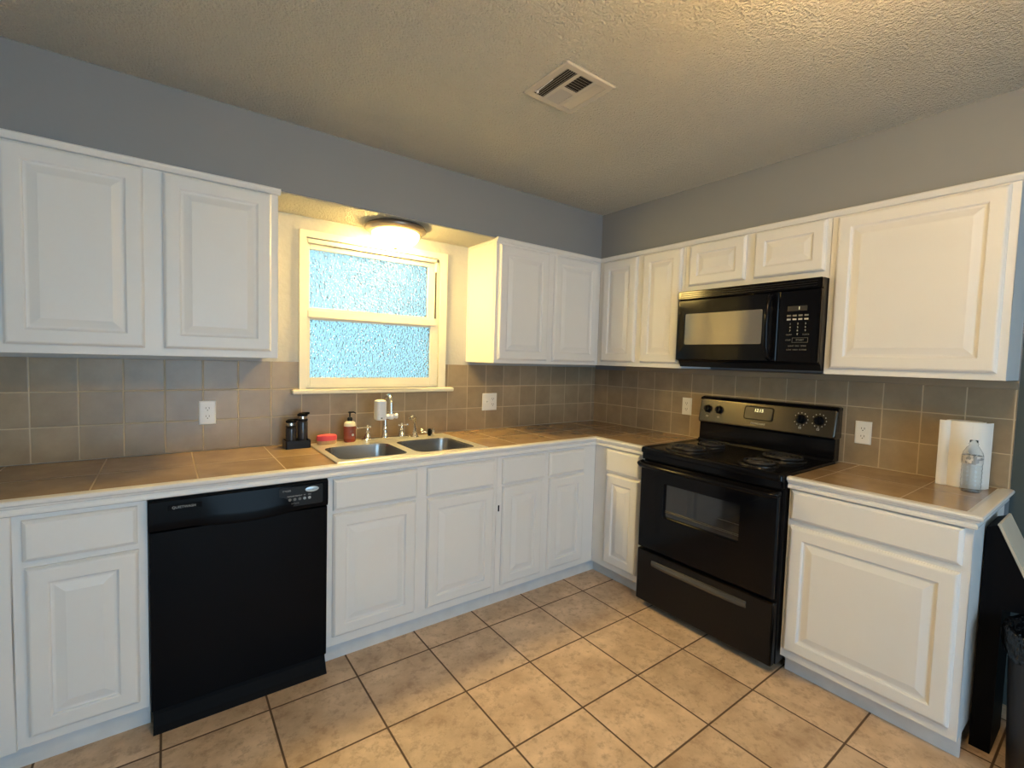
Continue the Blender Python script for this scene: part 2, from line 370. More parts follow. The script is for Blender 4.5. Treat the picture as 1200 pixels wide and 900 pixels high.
b = MB(BK); b.box(-1.2395, -1.2345, 0, 0.012, ZB, SZ - 0.007); b.box(-1.2395, -1.2345, UD - 0.045, UD - 0.0195, ZB, SZ - 0.007); b.box(-1.2395, -1.2345, 0.012, UD - 0.045, SZ - 0.022, SZ - 0.007); b.build('side_trim', 'white', t)
upper('narrow white two-door wall cabinet between the corner and the microwave', RT, UD, 1.020, ZB, SZ, [(0.374, 0.667, 1.402, 2.098), (0.717, 1.000, 1.402, 2.098)])
upper('short white two-door wall cabinet above the black microwave', RT, 1.021, 1.786, 1.826, SZ, [(1.051, 1.387, 1.862, 2.100), (1.434, 1.767, 1.862, 2.100)])
upper('white wall cabinet with one wide door at the far right', RT, 1.787, 2.389, ZB, SZ, [(1.812, 2.364, 1.400, 2.098)])

BN = 0.600      # face of the base cabinets
def base(label, F, u0, u1, fronts, doors, toe=0.545, ztop=0.860, face_u0=None, toe_u0=None, toe_u1=None):
    t = thing('base_cabinet', label, 'cabinet', F((u0 + u1) / 2, BN / 2, 0), 'white base cabinets')
    b = MB(F)
    b.box(u0, u0 + 0.016, 0.012, BN - 0.019, 0.09, ztop); b.box(u1 - 0.016, u1, 0.012, BN - 0.019, 0.09, ztop)
    b.box(u0 + 0.016, u1 - 0.016, 0.012, BN - 0.019, 0.09, 0.106); b.box(u0 + 0.016, u1 - 0.016, 0.012, 0.020, 0.106, ztop)
    b.build('carcass', 'white', t)
    b = MB(F); b.box(u0 if face_u0 is None else face_u0, u1, BN - 0.019, BN, 0.088, ztop, 0.0015); b.build('face_frame', 'white', t)
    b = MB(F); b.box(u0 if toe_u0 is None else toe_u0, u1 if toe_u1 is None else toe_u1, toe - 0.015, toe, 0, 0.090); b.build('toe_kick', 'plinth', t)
    for d in fronts: drawer(F, *d, BN, t)
    for d in doors: door(F, *d, BN, t)
    return t
t = base('white base cabinet at the far left, left of the black dishwasher', BK, -3.60, -2.904, [(-3.220, -2.932, 0.709, 0.843)], [(-3.216, -2.930, 0.123, 0.686)], toe=0.560)
b = MB(BK); b.box(-3.60, -3.243, BN, BN + 0.016, 0.090, 0.862, 0.003); b.build('filler_panel', 'white', t, False, 'plain flat white panel')
base('white sink base cabinet between the dishwasher and the narrower cabinet', BK, -2.283, -1.378, [(-2.259, -1.861, 0.710, 0.848), (-1.806, -1.404, 0.706, 0.846)], [(-2.259, -1.864, 0.132, 0.693), (-1.802, -1.403, 0.130, 0.691)], toe=0.560)
t = base('narrow white two-door base cabinet running into the inner corner', BK, -1.377, -0.600, [(-1.346, -1.040, 0.703, 0.845), (-1.005, -0.712, 0.706, 0.844)], [(-1.342, -1.055, 0.126, 0.688), (-0.999, -0.706, 0.130, 0.690)], toe=0.560, toe_u1=-0.525)
b = MB(BK); b.box(-1.366, -1.358, BN, BN + 0.004, 0.55, 0.585, 0.001); b.build('hinge', 'black_matte', t, False, 'small dark hinge')
base('narrowest white base cabinet, with one door, left of the black stove', RT, 0.600, 1.002, [(0.708, 0.966, 0.712, 0.855)], [(0.711, 0.965, 0.128, 0.698)], toe=0.540, face_u0=0.600, toe_u0=0.560)
t = base('white base cabinet with one wide door, right of the black stove', RT, 1.782, 2.378, [(1.794, 2.355, 0.724, 0.857)], [(1.796, 2.354, 0.129, 0.697)], toe=0.540)

# worktops
NOSE = [(-0.012, 0.8608), (0.003, 0.8612), (0.014, 0.861), (0.022, 0.865), (0.025, 0.872), (0.023, 0.879), (0.018, 0.883), (0.019, 0.886), (0.026, 0.889), (0.028, 0.893), (0.030, 0.897), (0.037, 0.901), (0.039, 0.908), (0.036, 0.914), (0.029, 0.917), (0.004, 0.917), (-0.004, 0.913), (-0.012, 0.9125)]
CT = 0.9125
wt = thing('worktop', 'long brown tiled worktop with white edge running under the window into the corner', 'worktop', (-2.0, -0.3, 0.873))
SX0, SX1, SY0, SY1 = -2.225, -1.458, -0.575, -0.095
b = MB()
b.box(-3.60, SX0, -0.600, -T, 0.8605, CT); b.box(SX1, -T, -0.600, -T, 0.8605, CT); b.box(SX0, SX1, SY1, -T, 0.8605, CT); b.box(SX0, SX1, -0.600, SY0, 0.8605, CT)
b.box(-0.600, -T, -1.003, -0.600, 0.8605, CT)
b.build('tiled_top', 'counter', wt)
b = MB(); b.sweep([(-3.60, -0.6), (-0.6, -0.6), (-0.6, -1.004)], [(0, -1), (-1, 0)], NOSE); b.build('edge_nosing', 'nosing', wt, True, 'white moulded edge')
wt2 = thing('worktop', 'short brown tiled worktop with white edge at the right of the stove', 'worktop', (-0.3, -2.07, 0.873))
b = MB(); b.box(-0.600, -T, -2.365, -1.781, 0.8605, CT); b.build('tiled_top', 'counter', wt2)
b = MB(); b.sweep([(-0.6, -1.781), (-0.6, -2.365), (-0.002, -2.365)], [(-1, 0), (0, -1)], NOSE); b.build('edge_nosing', 'nosing', wt2, True, 'white moulded edge')

# ------------------------------------------------------------------ dishwasher
dw = thing('dishwasher', 'black built-in dishwasher with white oval badge, under the worktop', 'dishwasher', (-2.594, -0.3, 0))
D0, D1 = -2.901, -2.287
b = MB(BK); b.box(D0 + 0.006, D1 - 0.006, 0.03, 0.585, 0.07, 0.868); b.build('tub', 'black_matte', dw)
b = MB(BK); b.box(D0, D1, 0.585, 0.622, 0.075, 0.742, 0.004); b.build('door_panel', 'black_dull', dw, True)
# control fascia whose lower edge bows out into the handle
b = MB(BK); loops = []
n = 28
for i in range(n + 1):
    s_ = i / n; u = D0 + (D1 - D0) * s_; w_ = max(0, 1 - ((s_ - 0.52) / 0.30) ** 2); zl = 0.746 - 0.012 * w_; o_ = 0.006 * w_
    loops.append([BK(u, 0.585, 0.860), BK(u, 0.622, 0.860), BK(u, 0.632, 0.852), BK(u, 0.634 + o_, 0.78), BK(u, 0.632 + o_ * 2.2, zl + 0.012), BK(u, 0.626 + o_ * 2, zl), BK(u, 0.612, zl + 0.004 + 0.006 * w_), BK(u, 0.585, 0.746)])
b.loft(loops); fascia = b.build('control_fascia', 'black_dull', dw, True)
b = MB(BK); b.box(-2.845, -2.742, 0.6335, 0.6360, 0.818, 0.836, 0.001); pl_ = b.build('name_plate', 'black_matte', fascia)
text('lettering', 'QUIETWASH', BK, -2.797, 0.6362, 0.827, 0.0125, 'print', pl_, 1.0)
b = MB(BK); b.prism(rrect(-2.480, -2.310, 0.765, 0.845, 0.006), 0.633, 0.6355, 'uz'); cp_ = b.build('button_panel', 'black_satin', fascia)
b = MB(BK); b.lathe((-2.354, 0.6345, 0.829), [(0.0, 0), (0.027, 0), (0.027, 0.002), (0.022, 0.0035), (0, 0.004)], 32, (0, 1, 0), sc=(1.0, 0.42)); bd = b.build('badge', 'badge', fascia, True)
text('badge_lettering', 'Whirlpool', BK, -2.354, 0.6388, 0.829, 0.0095, 'badge_ink', bd, 1.0, 0.2)
for i, (u, z) in enumerate([(-2.440 + 0.019 * k, 0.794) for k in range(5)]):
    b = MB(BK); b.lathe((u, 0.6353, z), [(0.0, 0), (0.0062, 0), (0.0058, 0.0016), (0, 0.002)], 12, (0, 1, 0)); b.build('button', 'print_dim' if i < 3 else 'print', cp_)
    text('lettering', ('WASH', 'RINSE', 'HEAT', 'HI', 'ON')[i], BK, u, 0.6357, z + 0.014, 0.0075, 'print', cp_)
text('lettering', 'CYCLES', BK, -2.452, 0.6357, 0.832, 0.009, 'print', cp_)
text('lettering', 'OPTIONS', BK, -2.42, 0.6357, 0.777, 0.007, 'print_dim', cp_)
b = MB(BK)     # kick panel flares out to the floor
b.loft([[BK(D0 + 0.006, n_, z_), BK(D1 - 0.004, n_, z_), BK(D1 - 0.004, n_ - 0.006, z_), BK(D0 + 0.006, n_ - 0.006, z_)] for n_, z_ in ((0.646, 0.0), (0.632, 0.02), (0.612, 0.055), (0.606, 0.082))]); b.build('kick_panel', 'black_matte', dw)

# ------------------------------------------------------------------ stove
rg = thing('stove', 'black freestanding electric coil stove between the white base cabinets', 'stove', (-0.33, -1.391, 0))
A0, A1 = 1.008, 1.774
b = MB(RT); b.box(A0, A1, 0.03, 0.622, 0.045, 0.898); body = b.build('body', 'black_satin', rg)
for u in (A0 + 0.04, A1 - 0.06):
    for n_ in (0.08, 0.57):
        b = MB(RT); b.lathe((u, n_, 0), [(0.016, 0), (0.016, 0.012), (0.010, 0.016), (0.010, 0.046)], 12); b.build('foot', 'black_matte', rg)
b = MB(RT); b.box(A0 + 0.004, A1 - 0.004, 0.622, 0.660, 0.040, 0.338, 0.008, 3); dr = b.build('storage_drawer', 'black_satin', rg, True)
b = MB(RT); k = 22; lo = []
for i in range(k + 1):
    s_ = i / k; u = 1.112 + 0.535 * s_; h_ = 0.012 * (1 - abs(2 * s_ - 1) ** 6) + 0.001
    lo.append([RT(u, 0.659, 0.262), RT(u, 0.659 + h_, 0.262), RT(u, 0.664 + h_, 0.276), RT(u, 0.662 + h_ * .6, 0.290), RT(u, 0.659, 0.294)])
b.loft(lo); b.build('drawer_handle', 'drawer_handle', dr, True, 'long dark grey bowed pull')
# oven door with a window opening
b = MB(RT); O0, O1, Q0, Q1 = 1.172, 1.590, 0.558, 0.740
b.prism([(A0 + 0.004, 0.348), (A1 - 0.010, 0.348), (A1 - 0.010, 0.845), (A0 + 0.004, 0.845)], 0.622, 0.640, 'uz')
b.loft([[RT(u, n_, z) for u, z in p] for n_, p in ((0.640, rrect(A0 + 0.004, A1 - 0.010, 0.348, 0.845, 0.006)), (0.655, rrect(A0 + 0.004, A1 - 0.010, 0.348, 0.845, 0.006)), (0.662, rrect(A0 + 0.010, A1 - 0.016, 0.354, 0.839, 0.006)), (0.662, rrect(O0 - 0.004, O1 + 0.004, Q0 - 0.004, Q1 + 0.004, 0.012)), (0.656, rrect(O0, O1, Q0, Q1, 0.010)), (0.645, rrect(O0, O1, Q0, Q1, 0.010)))], False, False)
od = b.build('oven_door', 'black', rg, True)
b = MB(RT); b.box(O0 - 0.002, O1 + 0.002, 0.6405, 0.646, Q0 - 0.002, Q1 + 0.002); og = b.build('oven_window', 'oven_glass', od)
b = MB(RT)
for z in (0.585, 0.592): b.tube([(O0 + 0.004, 0.648, z), (O1 - 0.004, 0.648, z)], 0.0018, 6)
b.tube([(1.48, 0.648, 0.640), (O1 - 0.004, 0.648, 0.640)], 0.0012, 6); b.build('oven_rack', 'rack', od)
b = MB(RT)
b.tube([(A0 + 0.014, 0.655, 0.838), (A0 + 0.016, 0.690, 0.834), (A0 + 0.036, 0.706, 0.831), (A0 + 0.10, 0.710, 0.831), (1.39, 0.712, 0.831), (A1 - 0.10, 0.710, 0.831), (A1 - 0.036, 0.706, 0.831), (A1 - 0.016, 0.690, 0.834), (A1 - 0.014, 0.655, 0.838)], [0.013, 0.014, 0.013] + [0.012] * 3 + [0.013, 0.014, 0.013], 12)
b.build('door_handle', 'black', od, True)
b = MB(RT); b.box(A0 + 0.002, A1 - 0.002, 0.60, 0.650, 0.852, 0.894, 0.006); b.build('front_rail', 'black', rg, True)
# cooktop with a raised lip
b = MB(RT)
b.loft([[RT(u, n_, z) for u, n_ in rrect(A0 - 0.002 + i, A1 + 0.002 - i, 0.055 + i * .4, 0.668 - i, 0.02)] for i, z in ((0.004, 0.890), (0, 0.896), (0, 0.914), (0.004, 0.922), (0.012, 0.925), (0.020, 0.924), (0.026, 0.918), (0.04, 0.917))]); ck = b.build('cooktop', 'black', rg, True)
for u, n_, r in ((1.185, 0.475, 0.098), (1.185, 0.235, 0.076), (1.585, 0.240, 0.098), (1.585, 0.490, 0.076)):
    b = MB(RT); b.lathe((u, n_, 0.9165), [(0.02, 0.001), (r * .75, 0.001), (r * .95, 0.005), (r * 1.12, 0.0075), (r * 1.20, 0.006), (r * 1.22, 0.0008)], 36); bw = b.build('drip_bowl', 'drip', ck, True)
    b = MB(RT); tn = 4.2 if r > .09 else 3.3; pts = []
    for i in range(int(tn * 26) + 1):
        a = 2 * math.pi * i / 26; rr = 0.018 + (r - 0.018) * (i / (tn * 26)); pts.append((u + rr * math.cos(a), n_ + rr * math.sin(a), 0.931))
    b.tube(pts, 0.0062, 8)
    for a in (0.3, 2.4, 4.5): b.box(u - 0.002, u + 0.002, n_ - 0.002, n_ + 0.002, 0.918, 0.926)
    b.build('burner_coil', 'coil', ck, True)
# backguard: riser, then control panel leaning back
b = MB(RT)
b.prism([(0.020, 0.917), (0.098, 0.917), (0.094, 0.930), (0.082, 0.936), (0.078, 1.035), (0.020, 1.035)], A0 + 0.004, A1 - 0.004); bk = b.build('backguard', 'black', rg, True)
PT = [(0.018, 1.030), (0.086, 1.030), (0.102, 1.040), (0.104, 1.050), (0.078, 1.176), (0.068, 1.190), (0.052, 1.196), (0.018, 1.196)]
b = MB(RT); lo = []
for u, sh in ((A0 - 0.001, 0.013), (A0 + 0.004, 0.004), (A0 + 0.014, 0), (A1 - 0.014, 0), (A1 - 0.004, 0.004), (A1 + 0.001, 0.013)):
    lo.append([RT(u, max(0.018, a - sh), c + (sh if c < 1.1 else -sh)) for a, c in PT])
b.loft(lo); cpn = b.build('control_panel', 'panel_black', rg, True)
b = MB(RT); lo = []
for u, sh in ((A0 - 0.002, 0.006), (A0 + 0.010, 0), (A1 - 0.010, 0), (A1 + 0.002, 0.006)): lo.append([RT(u, a, c - sh) for a, c in ((0.018, 1.188), (0.060, 1.190), (0.072, 1.184), (0.075, 1.190), (0.066, 1.199), (0.050, 1.202), (0.018, 1.202))])
b.loft(lo); b.build('panel_cap', 'black', cpn, True)
SL = math.atan2(-0.026, 0.126)                      # lean of the panel face
pn = lambda z: 0.104 - (z - 1.05) * 0.026 / 0.126
AX = (0, math.cos(SL), -math.sin(SL))
for u, z, r in ((1.068, 1.124, 0.021), (1.142, 1.124, 0.021), (1.607, 1.122, 0.021), (1.694, 1.124, 0.021)):
    b = MB(RT); b.lathe((u, pn(z) + 0.0005, z), [(r * 1.15, 0), (r * 1.15, 0.004), (r, 0.006), (r * .92, 0.020), (r * .8, 0.023), (0, 0.0235)], 24, AX); kb = b.build('knob', 'black', cpn, True)
    b = MB(RT); b.box(u - 0.004, u + 0.004, pn(z) + 0.018, pn(z) + 0.030, z - r * .8 - 0.004, z + r * .8 + 0.004, 0.002); b.build('knob_grip', 'black', kb)
    if u > 1.5:
        b = MB(RT)
        for i in range(11):
            a = math.radians(-60 + 30 * i); rr = 0.034; zz = z + rr * math.cos(a); b.box(u + rr * math.sin(a) - 0.0016, u + rr * math.sin(a) + 0.0016, pn(zz) - 0.001, pn(zz) + 0.0012, zz - 0.0024, zz + 0.0024)
        b.build('dial_marks', 'print', cpn)
    b = MB(RT); zz = z - 0.046; b.rings(u - 0.006, u + 0.006, zz - 0.005, zz + 0.005, pn(zz) - 0.001, [(0, 0), (0, 0.0022), (0.002, 0.0022), (0.002, 0)], False, False); b.build('burner_symbol', 'print' if u > 1.5 else 'print_dim', cpn)
def leaning(b, u0, u1, z0, z1, t0, t1, r=0.01):
    pts = rrect(u0, u1, z0, z1, r)
    b.loft([[RT(u, pn(z) + t, z) for u, z in pts] for t in (t0, t1)]); return b
dp = leaning(MB(RT), 1.298, 1.464, 1.088, 1.166, -0.002, 0.0035, 0.014).build('clock_bezel', 'black', cpn)
ds_ = leaning(MB(RT), 1.304, 1.458, 1.094, 1.160, 0.003, 0.0045, 0.011).build('clock_display', 'display', dp)
text('clock_digits', '12:15', RT, 1.382, pn(1.143) + 0.0052, 1.143, 0.026, 'digits', ds_, 0.9, 0.1, SL)
text('lettering', 'FRIGIDAIRE', RT, 1.385, pn(1.068) + 0.001, 1.068, 0.014, 'print', cpn, 1.15, 0, SL)

# ------------------------------------------------------------------ microwave
mw = thing('microwave', 'black over-the-range microwave hung under the short wall cabinet', 'microwave', (-0.2, -1.41, 1.386))
B0, B1 = 1.0235, 1.783
b = MB(RT); b.prism([(0.018, 1.392), (0.345, 1.386), (0.362, 1.415), (0.375, 1.424), (0.375, 1.8245), (0.018, 1.8245)], B0, B1); b.build('case', 'black_satin', mw)
b = MB(RT); b.box(B0, B1, 0.375, 0.398, 1.776, 1.8245, 0.004); vg = b.build('vent_grille', 'black', mw, True)
b = MB(RT)
for i in range(3): b.box(B0 + 0.02, B1 - 0.02, 0.398, 0.3995, 1.786 + i * 0.011, 1.790 + i * 0.011)
b.build('vent_slats', 'black_satin', vg)
b = MB(RT); V0, V1, Z0, Z1 = 1.078, 1.520, 1.514, 1.692
b.prism([(B0, 1.424), (1.598, 1.424), (1.598, 1.772), (B0, 1.772)], 0.375, 0.386, 'uz')
b.loft([[RT(u, n_, z) for u, z in rrect(*q)] for n_, q in ((0.386, (B0, 1.598, 1.424, 1.772, 0.006)), (0.396, (B0, 1.598, 1.424, 1.772, 0.006)), (0.401, (B0 + 0.005, 1.593, 1.429, 1.767, 0.006)), (0.401, (1.050, 1.545, 1.480, 1.722, 0.010)), (0.399, (1.053, 1.542, 1.483, 1.719, 0.010)), (0.399, (V0, V1, Z0, Z1, 0.008)), (0.3975, (V0 + .001, V1 - .001, Z0 + .001, Z1 - .001, 0.008)))], False, False)
md = b.build('door', 'black', mw, True)
b = MB(RT); b.prism(rrect(V0 - .001, V1 + .001, Z0 - .001, Z1 + .001, 0.008), 0.386, 0.398, 'uz'); b.build('door_window', 'screen_glass', md)
b = MB(RT); b.tube([(1.566, 0.400, 1.755), (1.564, 0.425, 1.745), (1.562, 0.440, 1.70), (1.561, 0.445, 1.60), (1.562, 0.440, 1.50), (1.564, 0.425, 1.452), (1.566, 0.400, 1.442)], [0.014, 0.013] + [0.012] * 3 + [0.013, 0.014], 12); b.build('handle', 'black', md, True)
b = MB(RT); b.box(1.600, B1, 0.375, 0.401, 1.424, 1.772, 0.004); mc = b.build('control_panel', 'black', mw, True)
b = MB(RT); b.box(1.640, 1.728, 0.401, 0.4018, 1.672, 1.696); b.build('display', 'display', mc)
text('clock_digit', '1', RT, 1.693, 0.402, 1.684, 0.020, 'digits', mc)
for r_, z in enumerate((1.650, 1.632)):
    for c in range(4):
        b = MB(RT); u = 1.648 + c * 0.026; b.box(u - 0.009, u + 0.009, 0.4008, 0.4016, z - 0.004, z + 0.004, 0.0005); b.build('touch_button', 'print_dim' if r_ == 0 else 'print', mc)
for r_ in range(4):
    for c in range(3):
        if r_ == 3 and c != 1: continue
        text('key_number', '0' if r_ == 3 else str(r_ * 3 + c + 1), RT, 1.656 + c * 0.034, 0.4012, 1.610 - r_ * 0.0165, 0.012, 'print', mc)
text('lettering', 'CLEAR', RT, 1.652, 0.4012, 1.558, 0.009, 'print_dim', mc); text('lettering', 'CLOCK', RT, 1.728, 0.4012, 1.558, 0.009, 'print_dim', mc)
b = MB(RT); b.rings(1.668, 1.738, 1.520, 1.543, 0.4005, [(0, 0), (0, 0.001), (0.0012, 0.001), (0.0012, 0)], False, False); b.build('start_outline', 'print_dim', mc)
text('lettering', 'START', RT, 1.703, 0.4012, 1.5315, 0.012, 'print_dim', mc); text('lettering', 'STOP', RT, 1.650, 0.4012, 1.5315, 0.010, 'print_dim', mc)
text('lettering', 'LIGHT  FAN  TIMER', RT, 1.692, 0.4012, 1.503, 0.0095, 'print_dim', mc); text('lettering', 'LOW  HIGH  POWER', RT, 1.690, 0.4012, 1.485, 0.0095, 'print_dim', mc)

# ------------------------------------------------------------------ ceiling lamps
def flush_lamp(label, x, y, z, r, glass):
    t = thing('flush_ceiling_light', label, 'lamp', (x, y, z))
    b = MB(); b.lathe((x, y, z), [(r * .80, 0), (r * .93, -0.006), (r, -0.020), (r * .985, -0.030), (r * .90, -0.040), (r * .80, -0.046), (r * .70, -0.048), (r * .60, -0.046)], 48); b.build('pan', 'bronze', t, True)
    b = MB(); R = r * .765; b.lathe((x, y, z - 0.046), [(R, 0)] + [(R * math.cos(a), -0.004 - 0.072 * math.sin(a)) for a in [math.radians(q) for q in (4, 14, 25, 37, 49, 61, 73, 84)]] + [(0.004, -0.0765)], 48); b.build('glass_dome', glass, t, 'all')
    b = MB(); b.lathe((x, y, z - 0.121), [(0.010, 0), (0.013, -0.003), (0.010, -0.008), (0.006, -0.010), (0.007, -0.015), (0.0, -0.018)], 16); b.build('finial', 'bronze', t, True)
    return t
flush_lamp('lit dome lamp with bronze pan under the soffit, above the window', -1.808, -0.165, SZ - 0.006, 0.168, 'lamp_glass')
pl = thing('added_globe_light', 'added unseen globe lamp on a bronze stem, supplying warm light to the right side', 'lamp', (-1.73, -2.46, H))  # globe lamp added out of view to warm the right-hand side
b = MB(); b.lathe((-1.73, -2.46, H), [(0.060, 0), (0.066, -0.006), (0.058, -0.022), (0.030, -0.030), (0.012, -0.034), (0.012, -0.085), (0.040, -0.092), (0.050, -0.105), (0.0, -0.107)], 32); b.build('canopy', 'bronze', pl, True)
b = MB(); b.lathe((-1.73, -2.46, H - 0.20), [(0.14 * math.cos(a), 0.105 * math.sin(a)) for a in [math.radians(q) for q in range(68, -89, -12)]], 40); b.build('glass_globe', 'added_lamp_glass', pl, 'all')

# ceiling register
vt = thing('ceiling_vent', 'almond metal louvred air vent in the popcorn ceiling', 'vent', (-1.588, -1.313, H))
vx0, vx1, vy0, vy1 = -1.716, -1.461, -1.441, -1.186; zz = H - 0.006
b = MB()
opn = [(-1.688, -1.638, -1.412, -1.216), (-1.622, -1.556, -1.412, -1.320), (-1.622, -1.556, -1.306, -1.216), (-1.540, -1.490, -1.412, -1.216)]
b.loft([[Vector((x, y, z)) for x, y in ((vx0 + i, vy0 + i), (vx1 - i, vy0 + i), (vx1 - i, vy1 - i), (vx0 + i, vy1 - i))] for i, z in ((0, H), (0, H - 0.002), (0.006, zz), (0.022, zz))], False, False)
xs = [vx0 + 0.022, -1.688, -1.638, -1.622, -1.556, -1.540, -1.490, vx1 - 0.022]
def bar(x0, x1, y0, y1): b.box(x0, x1, y0, y1, zz, zz + 0.003)
for i in (0, 2, 4, 6): bar(xs[i], xs[i + 1], vy0 + 0.022, vy1 - 0.022)
for x0, x1, ya, yb in ((-1.688, -1.638, -1.412, -1.216), (-1.622, -1.556, -1.412, -1.216), (-1.540, -1.490, -1.412, -1.216)): bar(x0, x1, vy0 + 0.022, ya); bar(x0, x1, yb, vy1 - 0.022)
bar(-1.622, -1.556, -1.320, -1.306)
b.build('frame', 'vent', vt)
b = MB(); b.box(vx0 + 0.024, vx1 - 0.024, vy0 + 0.024, vy1 - 0.024, H - 0.0012, H - 0.0002); b.build('duct_opening', 'void', vt)
def slat(x, y, lx, ly, tx, ty):
    b = MB(); b.loft([[Vector((x + sx * lx / 2 + tx * q, y + sy * ly / 2 + ty * q, z)) for sx, sy in ((-1, -1), (1, -1), (1, 1), (-1, 1))] for q, z in ((-1, zz + 0.0005), (1, H - 0.0015))]); b.build('slat', 'vent', vt)
for i in range(5): slat(-1.683 + i * 0.010, -1.314, 0.0012, 0.196, 0.0025, 0)
for i in range(4): slat(-1.534 + i * 0.0125, -1.314, 0.0012, 0.196, -0.0036, 0)
for i in range(7): slat(-1.589, -1.407 + i * 0.0135, 0.066, 0.0012, 0, 0.0025)
for i in range(7): slat(-1.589, -1.301 + i * 0.0135, 0.066, 0.0012, 0, -0.0036)
b = MB(); b.tube([(-1.69, -1.235, H - 0.008), (-1.694, -1.255, H - 0.016), (-1.694, -1.34, H - 0.013)], [0.003, 0.0022, 0.0015], 8); b.lathe((-1.692, -1.25, H - 0.018), [(0, -0.006), (0.005, -0.003), (0.005, 0.003), (0, 0.006)], 10); b.build('damper_lever', 'white_plastic', vt, True)

# ------------------------------------------------------------------ sockets
def outlet(name, label, F, u, z, w=0.070, h=0.115, gang=((0, 'o'),)):
    t = thing(name, label, 'outlet', F(u, T, z))
    b = MB(F); b.rings(u - w / 2, u + w / 2, z - h / 2, z + h / 2, T, [(0, 0), (0, 0.003), (0.002, 0.005), (0.006, 0.006)]); b.build('cover_plate', 'plate', t)
    for du, kind in gang:
        c = u + du
        if kind == 'o':
            for dz in (-0.0195, 0.0195):
                b = MB(F); b.prism(rrect(c - 0.0165, c + 0.0165, z + dz - 0.014, z + dz + 0.014, 0.009), T + 0.005, T + 0.0085, 'uz'); s_ = b.build('socket', 'plate', t)
                b = MB(F)
                for q, hh in ((-0.0065, 0.008), (0.0065, 0.0095)): b.box(c + q - 0.0012, c + q + 0.0012, T + 0.0082, T + 0.0089, z + dz + 0.003 - hh / 2, z + dz + 0.003 + hh / 2)
                b.lathe((c, T + 0.0082, z + dz - 0.0075), [(0.0026, 0), (0.0026, 0.0007)], 10, (0, 1, 0)); b.build('slots', 'slot', s_)
            b = MB(F); b.lathe((c, T + 0.0055, z), [(0.003, 0), (0.003, 0.001), (0, 0.0016)], 10, (0, 1, 0)); b.build('screw', 'plate', t)
        else:
            b = MB(F); b.box(c - 0.006, c + 0.006, T + 0.005, T + 0.007, z - 0.012, z + 0.012); s_ = b.build('switch_slot', 'plate', t)
            b = MB(F); b.prism([(T + 0.006, z - 0.004), (T + 0.018, z + 0.006), (T + 0.019, z + 0.010), (T + 0.015, z + 0.011), (T + 0.006, z + 0.006)], c - 0.0045, c + 0.0045); b.build('toggle', 'white_plastic', s_)
            b = MB(F)
            for dz in (-0.030, 0.030): b.lathe((c, T + 0.0055, z + dz), [(0.003, 0), (0.003, 0.001), (0, 0.0016)], 10, (0, 1, 0))
            b.build('screw', 'plate', t)
outlet('wall_outlet', 'white double outlet on the backsplash left of the window', BK, -2.687, 1.099)
outlet('switch_outlet', 'white wide plate with light switch and outlet, right of the sink', BK, -1.046, 1.100, 0.118, 0.118, ((-0.023, 's'), (0.023, 'o')))
outlet('wall_outlet', 'white double outlet just left of the stove', RT, 0.866, 1.115)
outlet('wall_outlet', 'white double outlet right of the stove', RT, 1.866, 1.080)

# ------------------------------------------------------------------ sink and what stands on it
sk = thing('sink', 'double-bowl stainless steel drop-in sink under the window', 'sink', (-1.842, -0.335, 0.74))
DZ = 0.9205
def ring(x0, x1, y0, y1, r, z): return [Vector((x, y, z)) for x, y in rrect(x0, x1, y0, y1, r)]
b = MB()
HL = (-2.207, -1.870, -0.548, -0.216); HR = (-1.822, -1.482, -0.560, -0.210)
for hole, out in ((HL, (-2.240, -1.846, -0.597, -0.080)), (HR, (-1.846, -1.440, -0.597, -0.080))):
    b.loft([ring(*out, 0.0005, 0.9128), ring(*out, 0.0005, DZ - 0.002), ring(out[0] + 0.003, out[1] - 0.003, out[2] + 0.003, out[3] - 0.003, 0.0005, DZ), ring(hole[0] - 0.010, hole[1] + 0.010, hole[2] - 0.010, hole[3] + 0.010, 0.06, DZ), ring(*hole, 0.055, DZ - 0.004)], False, False)
b.build('rim', 'rim', sk, True, 'bright flat steel rim')
for hole, zb in ((HL, 0.745), (HR, 0.745)):
    b = MB(); x0, x1, y0, y1 = hole
    b.loft([ring(x0, x1, y0, y1, 0.055, DZ - 0.004), ring(x0 + 0.004, x1 - 0.004, y0 + 0.004, y1 - 0.004, 0.055, DZ - 0.02), ring(x0 + 0.012, x1 - 0.012, y0 + 0.012, y1 - 0.012, 0.055, zb + 0.03), ring(x0 + 0.022, x1 - 0.022, y0 + 0.022, y1 - 0.022, 0.05, zb + 0.008), ring(x0 + 0.045, x1 - 0.045, y0 + 0.045, y1 - 0.045, 0.04, zb)], False, True)
    bo = b.build('bowl', 'steel', sk, 'all')
    cx, cy = (x0 + x1) / 2, (y0 + y1) / 2
    b = MB(); b.lathe((cx, cy, zb), [(0.046, 0.0005), (0.044, 0.003), (0.036, 0.002), (0.030, 0.0015)], 24); b.build('drain', 'chrome', bo, True)

